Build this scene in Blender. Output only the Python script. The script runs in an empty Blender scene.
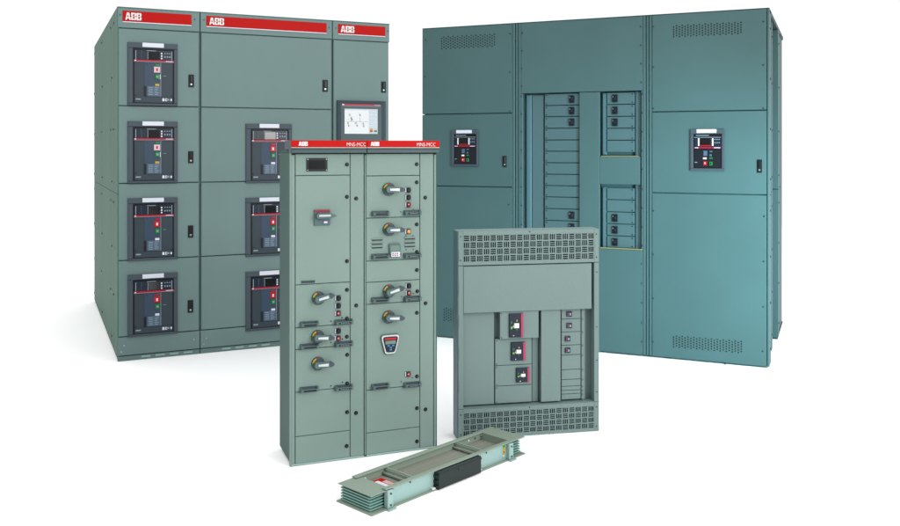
import bpy, math, random
import numpy as np
random.seed(4)
R = math.radians
sc = bpy.context.scene
COL = sc.collection

# ------------------------------------------------------------------ materials
def lin(c):
    return tuple(((v/255)/12.92 if v/255 <= .04045 else ((v/255+.055)/1.055)**2.4) for v in c)

def mat(name, rgb, rough=.5, metal=0., spec=.25, vary=0., bump=0., scale=60., coat=0., emit=0., k=1.):
    m = bpy.data.materials.new(name); m.use_nodes = True
    nt = m.node_tree; b = nt.nodes['Principled BSDF']
    col = (*(v*k for v in lin(rgb)), 1)
    b.inputs['Base Color'].default_value = col
    b.inputs['Roughness'].default_value = rough
    b.inputs['Metallic'].default_value = metal
    b.inputs['Specular IOR Level'].default_value = spec
    b.inputs['Coat Weight'].default_value = coat
    tc = nt.nodes.new('ShaderNodeTexCoord')
    if vary:
        n = nt.nodes.new('ShaderNodeTexNoise'); n.inputs['Scale'].default_value = 2.3; n.inputs['Detail'].default_value = 5
        n2 = nt.nodes.new('ShaderNodeTexNoise'); n2.inputs['Scale'].default_value = 170; n2.inputs['Detail'].default_value = 2
        ad = nt.nodes.new('ShaderNodeMath'); ad.operation = 'ADD'
        mr = nt.nodes.new('ShaderNodeMapRange')
        mr.inputs['From Min'].default_value = .6; mr.inputs['From Max'].default_value = 1.4
        mr.inputs['To Min'].default_value = 1-vary; mr.inputs['To Max'].default_value = 1+vary
        mx = nt.nodes.new('ShaderNodeMix'); mx.data_type = 'RGBA'; mx.blend_type = 'MULTIPLY'; mx.inputs['Factor'].default_value = 1
        mx.inputs['A'].default_value = col
        nt.links.new(tc.outputs['Object'], n.inputs['Vector']); nt.links.new(tc.outputs['Object'], n2.inputs['Vector'])
        nt.links.new(n.outputs['Fac'], ad.inputs[0]); nt.links.new(n2.outputs['Fac'], ad.inputs[1])
        nt.links.new(ad.outputs[0], mr.inputs['Value']); nt.links.new(mr.outputs[0], mx.inputs['B'])
        nt.links.new(mx.outputs['Result'], b.inputs['Base Color'])
        rr = nt.nodes.new('ShaderNodeMapRange'); rr.inputs['To Min'].default_value = rough-.06; rr.inputs['To Max'].default_value = rough+.08
        nt.links.new(n.outputs['Fac'], rr.inputs['Value']); nt.links.new(rr.outputs[0], b.inputs['Roughness'])
    if bump:
        n = nt.nodes.new('ShaderNodeTexNoise'); n.inputs['Scale'].default_value = scale; n.inputs['Detail'].default_value = 3
        bp = nt.nodes.new('ShaderNodeBump'); bp.inputs['Strength'].default_value = bump; bp.inputs['Distance'].default_value = .004
        nt.links.new(tc.outputs['Object'], n.inputs['Vector']); nt.links.new(n.outputs['Fac'], bp.inputs['Height'])
        nt.links.new(bp.outputs[0], b.inputs['Normal'])
    if emit:
        b.inputs['Emission Color'].default_value = col; b.inputs['Emission Strength'].default_value = emit
    return m

M = {
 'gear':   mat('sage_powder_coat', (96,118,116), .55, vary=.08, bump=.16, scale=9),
 'gearside': mat('olive_powder_coat_shaded', (66,98,86), .65, vary=.08, bump=.16, scale=9),  # olive side sheets, colour also darkened to carry the side's shade
 'gearlow': mat('sage_powder_coat_trim', (89,112,110), .45, vary=.04),
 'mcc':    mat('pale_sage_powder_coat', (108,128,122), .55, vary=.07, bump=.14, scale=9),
 'mccside': mat('pale_sage_coat_shaded', (54,80,74), .65, vary=.07, bump=.14, scale=9),  # the cabinet's own paint with side shade mixed into the colour
 'teal':   mat('teal_powder_coat', (62,89,90), .55, vary=.09, bump=.2, scale=8),
 'tealin': mat('inner_teal_sheet', (66,92,96), .5, vary=.05, bump=.1, scale=10),
 'tealblue': mat('blue_galvanised_strip', (72,104,112), .4, metal=.1, vary=.03),
 'tealdark': mat('dark_teal_steel', (36,58,60), .5, vary=.05),
 'encl':   mat('soft_green_grey_coat', (101,120,118), .45, vary=.07, bump=.14, scale=10),
 'enclside': mat('blue_grey_coat', (94,126,134), .45, vary=.04),
 'enclin': mat('inner_green_grey_sheet', (90,109,107), .5, vary=.04),
 'bezel':  mat('slate_plastic', (72,84,94), .5, vary=.03, k=0.66),
 'bdark':  mat('black_plastic', (22,26,32), .35, k=0.8),
 'black':  mat('matt_black', (14,16,18), .45),
 'bface':  mat('grey_breaker_face', (58,72,82), .45, vary=.05, k=0.6),
 'bpanel': mat('blue_grey_breaker_panel', (60,80,102), .45, k=0.6),
 'plate':  mat('rating_plate', (86,110,134), .4, k=0.6),
 'navy':   mat('navy_display_face', (32,44,62), .3, k=0.6),
 'glass':  mat('display_glass', (12,14,16), .12, spec=.6),
 'white':  mat('white_label', (212,216,228), .45, k=0.8),
 'cream':  mat('pink_white_button_and_glint', (222,190,200), .4, k=0.75),
 'red':    mat('red_paint', (226,16,8), .5, spec=.1, k=.47),
 'stripe': mat('crimson_stripe', (190,30,60), .35, k=0.6),
 'redbtn': mat('red_button', (206,22,34), .3, k=0.6),
 'darkred': mat('dark_red_lamp', (140,18,22), .2, coat=.5, k=0.7),
 'green':  mat('green_button', (30,140,66), .35, k=0.6),
 'yellow': mat('yellow_sticker', (206,172,50), .45, k=0.62),
 'orange': mat('amber_lamp', (220,150,30), .25, coat=.5, k=0.7),
 'ink':    mat('grey_lettering', (150,166,178), .5, k=0.65),
 'letter': mat('white_lettering', (240,242,242), .5, k=.72),
 'slate':  mat('dark_slate_band', (74,92,96), .4, vary=.04, k=0.62),
 'knob':   mat('grey_blue_knob', (92,116,118), .35, vary=.04, k=0.62),
 'dial': mat('dark_grey_blue_dial', (84,104,108), .4, k=.5),
 'silver': mat('brushed_silver', (205,212,212), .28, metal=.55, k=.7),
 'chrome': mat('zinc_screw', (150,160,160), .3, metal=.8),
 'steel':  mat('pale_zinc_steel', (160,192,188), .4, metal=.25, vary=.06, k=.72),
 'dkscrew': mat('dark_screw', (40,56,58), .4, metal=.4),
 'screen': mat('lit_screen', (245,248,250), .3, k=.36, emit=1.),
 'scrgrey': mat('screen_ink', (120,140,140), .4, k=.4),
 'scrlite': mat('screen_grey_field', (214,226,232), .4, k=.36, emit=1.),
 'scrgreen': mat('screen_green', (110,170,120), .4, k=.5),
 'lcd':    mat('green_grey_lcd', (92,116,104), .25),
 'bus':    mat('busway_enamel', (120,134,122), .5, vary=.05, bump=.1, scale=14),
 'busin':  mat('busway_trough_floor', (116,118,108), .5, vary=.06),
 'fin':    mat('conductor_sleeve', (108,146,138), .45, vary=.05),
 'cover':  mat('black_green_cover', (22,36,34), .35),
 'lime':   mat('lime_sticker', (120,210,60), .45, k=0.6),
 'brass':  mat('beige_edge', (176,170,120), .4, metal=.2, k=0.55),
 'bluekey': mat('blue_key', (70,130,190), .3, k=0.7),
 'pink':   mat('pink_edge', (196,70,110), .4, k=0.6),
 'floor':  mat('white_studio_floor', (246,246,246), .9, spec=.1),
}
# ------------------------------------------------------------------ mesh builder
class MB:
    def __init__(s): s.v = []; s.f = []; s.m = []; s.mats = []; s.sm = []
    def mi(s, m):
        if m not in s.mats: s.mats.append(m)
        return s.mats.index(m)
    def add(s, vs, fs, m, smooth=False):
        b = len(s.v); s.v += [tuple(map(float, v)) for v in vs]; k = s.mi(m)
        for f in fs: s.f.append([b+i for i in f]); s.m.append(k); s.sm.append(smooth)
        return s
    def box(s, x0, x1, y0, y1, z0, z1, m, bev=0.):
        x0, x1 = min(x0, x1), max(x0, x1); y0, y1 = min(y0, y1), max(y0, y1); z0, z1 = min(z0, z1), max(z0, z1)
        b = min(bev, (x1-x0)*.45, (z1-z0)*.45, (y1-y0)*.9)
        if b <= 0:
            vs = [(x0,y0,z0),(x1,y0,z0),(x1,y0,z1),(x0,y0,z1),(x0,y1,z0),(x1,y1,z0),(x1,y1,z1),(x0,y1,z1)]
            return s.add(vs, [(0,1,2,3),(5,4,7,6),(4,0,3,7),(1,5,6,2),(3,2,6,7),(4,5,1,0)], m)
        vs = [(x0+b,y0,z0+b),(x1-b,y0,z0+b),(x1-b,y0,z1-b),(x0+b,y0,z1-b),
              (x0,y0+b,z0),(x1,y0+b,z0),(x1,y0+b,z1),(x0,y0+b,z1),
              (x0,y1,z0),(x1,y1,z0),(x1,y1,z1),(x0,y1,z1)]
        fs = [(0,1,2,3)]
        for a, c in ((0,4),(4,8)):
            for i in range(4):
                j = (i+1) % 4; fs.append((a+j, a+i, c+i, c+j))
        fs.append((11,10,9,8))
        return s.add(vs, fs, m)
    def prism(s, pts, y0, y1, m, smooth=False):     # polygon in the x-z plane, counter-clockwise seen from -y
        n = len(pts)
        vs = [(x, y0, z) for x, z in pts] + [(x, y1, z) for x, z in pts]
        fs = [tuple(range(n)), tuple(range(2*n-1, n-1, -1))] + [((i+1) % n, i, n+i, n+(i+1) % n) for i in range(n)]
        return s.add(vs, fs, m)
    def prism_z(s, pts, z0, z1, m):                 # polygon in the x-y plane
        n = len(pts)
        vs = [(x, y, z0) for x, y in pts] + [(x, y, z1) for x, y in pts]
        fs = [tuple(range(n-1, -1, -1)), tuple(range(n, 2*n))] + [(i, (i+1) % n, n+(i+1) % n, n+i) for i in range(n)]
        return s.add(vs, fs, m)
    def disc(s, x, z, r, y0, y1, m, n=20, dome=0.):  # short cylinder along y, front at y0 (smaller y)
        ring = [(math.cos(2*math.pi*i/n), math.sin(2*math.pi*i/n)) for i in range(n)]
        r1 = r*(1-dome)
        vs = [(x+r1*c, y0, z+r1*d) for c, d in ring] + [(x+r*c, y0+(y1-y0)*.4*(dome > 0)+1e-5, z+r*d) for c, d in ring] + [(x+r*c, y1, z+r*d) for c, d in ring]
        fs = [tuple(range(n))]
        for a in (0, n):
            fs += [(a+(i+1) % n, a+i, a+n+i, a+n+(i+1) % n) for i in range(n)]
        fs.append(tuple(range(3*n-1, 2*n-1, -1)))
        return s.add(vs, fs, m)
    def build(s, name, parent=None):
        me = bpy.data.meshes.new(name); me.from_pydata(s.v, [], s.f)
        for m in s.mats: me.materials.append(M[m])
        me.polygons.foreach_set('material_index', s.m); me.update()
        o = bpy.data.objects.new(name, me); COL.objects.link(o)
        if parent: o.parent = parent
        return o

def thing(name, label, cat, loc, yaw):
    o = bpy.data.objects.new(name, None); COL.objects.link(o)
    o.location = loc; o.rotation_euler = (0, 0, yaw); o['label'] = label; o['category'] = cat
    o.empty_display_size = .2
    return o

def text(mb, body, x0, x1, z0, z1, y, m, t=.002, thick=0.):
    cu = bpy.data.curves.new('t', 'FONT'); cu.body = body; cu.size = 1; cu.resolution_u = 2; cu.offset = thick
    o = bpy.data.objects.new('t', cu); COL.objects.link(o)
    me = o.to_mesh()
    vs = np.array([v.co[:] for v in me.vertices]); fs = [tuple(p.vertices) for p in me.polygons]
    o.to_mesh_clear(); bpy.data.objects.remove(o); bpy.data.curves.remove(cu)
    lo = vs.min(0); hi = vs.max(0)
    X = x0+(vs[:,0]-lo[0])/(hi[0]-lo[0])*(x1-x0); Z = z0+(vs[:,1]-lo[1])/(hi[1]-lo[1])*(z1-z0)
    mb.add([(a, y-t, b) for a, b in zip(X, Z)], fs, m)

class Plane:       # measured outline of a face -> metres on that face
    def __init__(s, quad, dst):
        A = []; B = []
        for (x, y), (u, v) in zip(quad, dst):
            A.append([x, y, 1, 0, 0, 0, -u*x, -u*y]); B.append(u)
            A.append([0, 0, 0, x, y, 1, -v*x, -v*y]); B.append(v)
        s.h = np.append(np.linalg.solve(np.array(A, float), np.array(B, float)), 1).reshape(3, 3)
    def __call__(s, x, y):
        a = s.h @ np.array([x, y, 1.]); return float(a[0]/a[2]), float(a[1]/a[2])
    def rect(s, x0, y0, x1, y1):
        xm, ym = (x0+x1)/2, (y0+y1)/2
        return s(x0, ym)[0], s(x1, ym)[0], s(xm, y1)[1], s(xm, y0)[1]
    def X(s, x, y=250): return s(x, y)[0]
    def Z(s, x, y): return s(x, y)[1]

def logo(mb, x0, x1, z0, z1, y, gap, cut=True):
    """three heavy capital letters A B B, each cut by a fine cross"""
    w = (x1-x0)/3.12; h = z1-z0
    def P(ox, pts): mb.prism([(ox+a*w, z0+b*h) for a, b in pts], y-.0025, y, 'letter')
    P(x0, [(0,0),(.3,0),(.52,.8),(.52,1),(.3,1)]); P(x0, [(.52,.8),(.74,0),(1.04,0),(.74,1),(.52,1)])
    mb.box(x0+.33*w, x0+.71*w, y-.0022, y, z0+.18*h, z0+.38*h, 'letter')
    for ox in (x0+1.12*w, x0+2.14*w):
        P(ox, [(0,0),(.3,0),(.3,1),(0,1)])
        P(ox, [(.3,0),(.8,0),(.96,.12),(.96,.2),(.3,.2)]); P(ox, [(.3,.42),(.9,.42),(.84,.52),(.9,.6),(.3,.6)])
        P(ox, [(.3,.8),(.94,.8),(.94,.9),(.8,1),(.3,1)])
        P(ox, [(.66,.2),(.96,.2),(.96,.36),(.9,.42),(.66,.42)]); P(ox, [(.66,.6),(.9,.6),(.94,.66),(.94,.8),(.66,.8)])
    if not cut: return
    mb.box(x0-.02*w, x1, y-.0034, y, z0+.47*h, z0+.52*h, gap)
    for ox in (x0+.5*w, x0+1.62*w, x0+2.64*w):
        mb.box(ox, ox+.04*w, y-.0036, y, z0, z1, gap)

# ------------------------------------------------------------------ parts shared by the cabinets
def screws(parent, pts, y=0., r=.006, m='dkscrew', name='screw'):
    for x, z in pts:
        mb = MB(); mb.disc(x, z, r, y-.004, y, m, 10, .3); mb.build(name, parent)

def flush_handle(parent, rc, y=0.):
    x0, x1, z0, z1 = rc; mb = MB()
    mb.box(x0, x1, y-.008, y, z0, z1, 'black', .004)
    w = x1-x0; h = z1-z0
    mb.box(x0+w*.26, x1-w*.22, y-.018, y-.008, z0+h*.36, z1-h*.1, 'bdark', .004)
    mb.disc((x0+x1)/2, z0+h*.22, w*.2, y-.012, y-.008, 'chrome', 12, .3)
    return mb.build('handle', parent)

def breaker(parent, rc, kind, y=0.):
    """large drawout breaker seen through its framed door cut-out; kind: 'cream', 'red'"""
    x0, x1, z0, z1 = rc; w = x1-x0; h = z1-z0
    X = lambda f: x0+f*w
    Z = lambda f: z1-f*h
    def B(mb, a, b, c, d, t, m, base=0., bev=0.): mb.box(X(a), X(c), y-base-t, y-base, Z(b), Z(d), m, bev)
    ax, ay, bx, by = .105, .085, .925, .965
    mb = MB()
    B(mb, 0, 0, 1, ay, .016, 'bezel', bev=.004); B(mb, 0, by, 1, 1, .016, 'bezel', bev=.004)
    B(mb, 0, ay, ax, by, .0158, 'bezel', bev=.004); B(mb, bx, ay, 1, by, .0158, 'bezel', bev=.004)
    fr = mb.build('circuit_breaker', parent)
    mb = MB()
    B(mb, ax, ay, bx, by, .002, 'black')
    B(mb, .135, .3, .9, .955, .006, 'bface', .002)
    B(mb, .14, .86, .895, .95, .004, 'bface', .0082)                    # lower sill
    B(mb, .33, .31, .655, .85, .003, 'bpanel', .0082)
    B(mb, .325, .69, .365, .85, .003, 'black', .0114)
    B(mb, .655, .31, .665, .85, .0035, 'ink', .0082)
    mb.build('front_plate', fr)
    mb = MB(); B(mb, .385, .685, .65, .85, .003, 'plate', .0114)
    for i in range(5):
        B(mb, .41+.01*(i % 2), .705+i*.028, .5, .715+i*.028, .0012, 'ink', .0146)
        B(mb, .53, .705+i*.028, .62-.015*(i % 3), .715+i*.028, .0012, 'ink', .0146)
    mb.build('rating_plate', fr)
    mb = MB()
    B(mb, .135, .112, .9, .27, .011, 'navy', .002, .002)
    B(mb, .15, .125, .165, .265, .002, 'ink', .0132); B(mb, .875, .125, .89, .265, .002, 'ink', .0132)
    B(mb, .27, .12, .272, .265, .001, 'ink', .0132)
    B(mb, .41, .14, .64, .262, .003, 'glass', .0132)
    B(mb, .395, .14, .405, .262, .002, 'ink', .0132)
    for i in range(3): B(mb, .66, .148+i*.04, .69, .172+i*.04, .003, 'white', .0132)
    B(mb, .38, .118, .56, .128, .001, 'ink', .0132)
    for i in range(3): B(mb, .73+.05*i, .15, .755+.05*i, .165, .001, 'ink', .0132); B(mb, .73+.05*i, .2, .755+.05*i, .225, .001, 'ink', .0132)
    mb.build('trip_unit', fr)
    mb = MB(); B(mb, .12, .272, .925, .297, .016, 'stripe', .002, .001); B(mb, .12, .297, .925, .304, .0145, 'ink', .002)
    B(mb, .135, .276, .165, .293, .001, 'white', .018); B(mb, .76, .28, .9, .29, .001, 'white', .018)
    mb.build('red_stripe', fr)
    red = kind == 'red'
    mb = MB(); B(mb, .555, .33, .635, .362, .004, 'green' if not red else 'stripe', .0114); mb.build('state_window', fr)
    mb = MB(); B(mb, .52, .375, .645, .47, .008, 'redbtn' if red else 'cream', .0114, .003)
    B(mb, .565, .4, .6, .445, .001, 'white' if red else 'redbtn', .0196); mb.build('push_button', fr)
    mb = MB(); B(mb, .545, .495, .635, .575, .008, 'green', .0114, .003)
    B(mb, .57, .52, .61, .55, .001, 'ink', .0196)
    if not red: B(mb, .64, .5, .652, .575, .007, 'white', .0114)
    mb.build('push_button', fr)
    mb = MB(); B(mb, .545, .648, .63, .683, .003, 'white' if red else 'yellow', .0114); mb.build('spring_flag', fr)
    mb = MB(); B(mb, .69, .88, .735, .925, .002, 'white', .0124); B(mb, .75, .88, .765, .925, .002, 'white', .0124)
    B(mb, .77, .88, .785, .895, .002, 'white', .0124); B(mb, .77, .91, .785, .925, .002, 'white', .0124)
    B(mb, .855, .885, .885, .92, .002, 'white', .0124); B(mb, .79, .885, .83, .915, .001, 'ink', .0124)
    B(mb, .16, .89, .26, .91, .001, 'ink', .0124); B(mb, .71, .515, .77, .522, .001, 'ink', .0082)
    B(mb, .37, .335, .385, .345, .001, 'black', .0116)
    mb.build('lettering', fr)
    for fx, fz in ((.155,.84),(.88,.84)):
        mb = MB(); mb.disc(X(fx), Z(fz), w*.012, y-.011, y-.008, 'black', 10); mb.build('screw', fr)
    mb = MB(); B(mb, .29, .0, .72, .068, .003, 'white', .0162, .001); mb.build('name_plate', fr)
    return fr

# ------------------------------------------------------------------ 1. large switchgear line-up
def build_lineup():
    W, D, H = 2.3189, 3.0717, 2.8254
    t = thing('switchgear_lineup', 'large sage-green switchgear line-up with three red top strips and seven framed breakers, behind at left',
              'switchgear', (-2.6445, 6.9971, 0), .4397)
    P = Plane([(117,10.7),(389.6,20.5),(389.6,329),(117.6,368.4)], [(0,H),(W,H),(W,0),(0,0)])
    zb = [P.Z(117.3, q) for q in (32.3, 110.7, 189.3, 267, 344, 363)]       # heights of the door joints
    cols = [(0, P.X(200.7,15.5)), (P.X(200.7,15.5), P.X(333,100)), (P.X(333,100), W)]
    g = .0035
    mb = MB(); mb.box(.012, W-.002, .03, D, .04, H-.006, 'gearlow'); mb.box(0, W, .0, D+.002, H-.006, H, 'gear')
    mb.box(.03, W-.03, .04, D-.03, 0, .04, 'tealdark')
    mb.build('body', t)
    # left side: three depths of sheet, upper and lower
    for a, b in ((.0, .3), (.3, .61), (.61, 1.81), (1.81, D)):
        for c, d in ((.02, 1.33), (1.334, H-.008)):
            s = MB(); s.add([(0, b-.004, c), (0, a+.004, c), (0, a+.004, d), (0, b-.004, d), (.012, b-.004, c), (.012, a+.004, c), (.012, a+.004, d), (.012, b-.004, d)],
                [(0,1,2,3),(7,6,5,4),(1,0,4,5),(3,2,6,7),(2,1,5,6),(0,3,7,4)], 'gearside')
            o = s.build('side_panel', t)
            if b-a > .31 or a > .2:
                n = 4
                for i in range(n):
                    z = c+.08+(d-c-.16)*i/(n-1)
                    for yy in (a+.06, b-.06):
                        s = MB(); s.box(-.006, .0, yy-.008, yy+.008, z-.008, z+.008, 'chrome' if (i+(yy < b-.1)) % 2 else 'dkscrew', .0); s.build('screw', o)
    strips = [((122.3,17.2,192,27), (125,17.6,141.5,24.6)), ((207,21,327,29.4), (210,20.6,224.7,27.6)), ((338.5,23.4,385,32.3), (341,24.8,354.4,31.2))]
    for i, (a, b) in enumerate(cols):
        mb = MB(); mb.box(a+g, b-g, 0, .03, zb[0]+g, H-.008, 'gear', .003)
        hp = mb.build('header_panel', t)
        x0, x1, _, _ = P.rect(*strips[i][0])
        zc = (zb[0]+H)/2+.008; hh = .046
        s = MB(); s.box(x0, x1, -.006, 0, zc-hh*.86, zc+hh, 'red', .002); s.box(x0, x1, -.0055, 0, zc-hh, zc-hh*.86, 'white'); s.build('red_strip', hp)
        lx0, lx1, _, _ = P.rect(*strips[i][1])
        s = MB(); logo(s, lx0, lx1, zc-.026, zc+.032, -.006, 'red'); s.build('lettering', hp)
        screws(hp, [(x0-.02, zc+.01), (x1+.025, zc+.01)], r=.005)
    def door(i, k0, k1):
        a, b = cols[i]; mb = MB(); mb.box(a+g+.006, b-g-.006, 0, .03, zb[k1]+g, zb[k0]-g, 'gear', .004)
        return mb.build('door', t)
    H1 = [(189,77.2,194.5,89.8), (188.8,154,194,166), (188.7,228.3,194,240.5), (188.5,303,194,315.5)]
    B1 = [(127.4,47,177.8,109.7), (127.4,125.6,177.5,187.3), (127.1,202.2,177.5,264.5), (126.8,278.3,177.5,340)]
    B2 = [(246.5,124,292.3,182.6), (246.2,197.2,292,255.3), (246.2,270.2,291.8,328.5)]
    # identical windows: shared widths taken from the first
    r0 = P.rect(*B1[0]); r1 = P.rect(*B2[0])
    for k in range(4):
        d = door(0, k, k+1); flush_handle(d, P.rect(*H1[k]))
        r = P.rect(*B1[k]); breaker(t, (r0[0], r0[1], r[2], r[3]), 'cream' if k < 2 else 'red')
    d = door(1, 0, 1); flush_handle(d, P.rect(323,78.2,328.2,90))
    for k in range(3):
        d = door(1, k+1, k+2)
        r = P.rect(*B2[k]); breaker(t, (r1[0], r1[1], r[2], r[3]), 'red')
        flush_handle(d, P.rect(323, (154,228,302)[k], 328.2, (165.5,239.5,313)[k]))
    a, b = cols[2]
    mb = MB(); mb.box(a+g+.006, b-g-.012, 0, .03, zb[4]+g, zb[0]-g, 'gear', .004); d = mb.build('door', t)
    flush_handle(d, P.rect(381,78,385.6,89))
    # touch screen in its sloping frame
    x0, x1, z0, z1 = P.rect(337.2, 98, 384.4, 144)
    fr = MB(); i = .035
    mb = fr
    o = [(x0,z0),(x1,z0),(x1,z1),(x0,z1)]; q = [(x0+i,z0+i),(x1-i,z0+i),(x1-i,z1-i*.8),(x0+i,z1-i*.8)]
    vs = [(a_, 0, b_) for a_, b_ in o]+[(a_, -.03, b_) for a_, b_ in o]+[(a_, -.012, b_) for a_, b_ in q]
    mb.add(vs, [(1,0,4,5),(2,1,5,6),(3,2,6,7),(0,3,7,4),(4,8,9,5),(5,9,10,6),(6,10,11,7),(7,11,8,4),(8,11,10,9)][:8], 'bezel')
    mb.box(q[0][0], q[1][0], -.013, 0, q[0][1], q[2][1], 'slate')
    tp = mb.build('touch_screen', t)
    sx0, sx1, sz0, sz1 = P.rect(344.5, 106, 377, 130.6)
    s = MB(); s.box(sx0, sx1, -.0155, -.013, sz0, sz1, 'screen'); 
    sw, sh = sx1-sx0, sz1-sz0
    S = lambda a, b, c, d, m, t_=.0006: s.box(sx0+a*sw, sx0+c*sw, -.0155-t_, -.0155, sz1-d*sh, sz1-b*sh, m)
    S(.73, 0, 1, 1, 'scrlite')
    S(0, 0, 1, .05, 'scrlite', .0009)
    S(.05, .505, .7, .515, 'scrgrey'); S(.46, .33, .468, .5, 'scrgrey'); S(.19, .33, .2, .5, 'scrgrey')
    for fx, fy in ((.15,.25),(.2,.38),(.46,.25),(.1,.58),(.12,.68),(.34,.58),(.37,.68),(.56,.6),(.57,.7),(.22,.44)):
        S(fx-.03, fy-.035, fx+.03, fy-.02, 'scrgreen'); S(fx-.025, fy, fx+.02, fy+.015, 'scrgrey'); S(fx-.005, fy-.05, fx+.005, fy+.045, 'scrgrey')
        S(fx+.03, fy+.02, fx+.05, fy+.03, 'scrgreen')
    S(.49, .57, .5, .6, 'redbtn'); S(.29, .57, .3, .59, 'redbtn'); S(.1, .41, .115, .43, 'redbtn')
    for r_ in range(4):
        for c_ in range(3): S(.76+.08*c_, .12+.15*r_, .82+.08*c_, .2+.15*r_, 'white', .001); S(.775+.08*c_, .15+.15*r_, .805+.08*c_, .165+.15*r_, 'scrgrey', .0014)
    S(.76, .78, .85, .86, 'yellow', .001); S(.76, .86, .85, .93, 'redbtn', .001); S(.89, .78, .98, .85, 'cream', .001); S(.89, .85, .98, .93, 'green', .001)
    s.build('screen', tp)
    s = MB(); rx = P.rect(341.8, 101.2, 380, 102.8); s.box(rx[0], rx[1], -.016, -.013, rx[2], rx[3], 'stripe'); s.box(rx[0], rx[1], -.0158, -.013, rx[2]-.005, rx[2]-.001, 'ink')
    s.box(rx[0]+.002, rx[0]+.02, -.017, -.016, rx[2]+.002, rx[3]-.002, 'white'); s.box(rx[1]-.06, rx[1]-.004, -.017, -.016, rx[2]+.003, rx[3]-.004, 'ink')
    s.build('red_stripe', tp)
    # kick panels and the base rail
    for a, b in cols:
        mb = MB(); mb.box(a+g, b-g, 0, .03, .045, zb[4]-g, 'gear', .003); kp = mb.build('kick_panel', t)
        screws(kp, [(a+.03, .075), (b-.05, zb[4]-.07), (a+.05, zb[4]-.07)], m='chrome', r=.007)
        mb = MB(); mb.box(a+.002, b-.002, .003, .04, .0, .038, 'gearlow', .003)
        for j in range(4 if b-a > .5 else 2):
            xx = a+.18+j*.11
            if xx+.06 < b-.05: mb.box(xx, xx+.07, .0015, .003, .017, .029, 'steel')
        mb.build('base_rail', t)
    return t
build_lineup()

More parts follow.
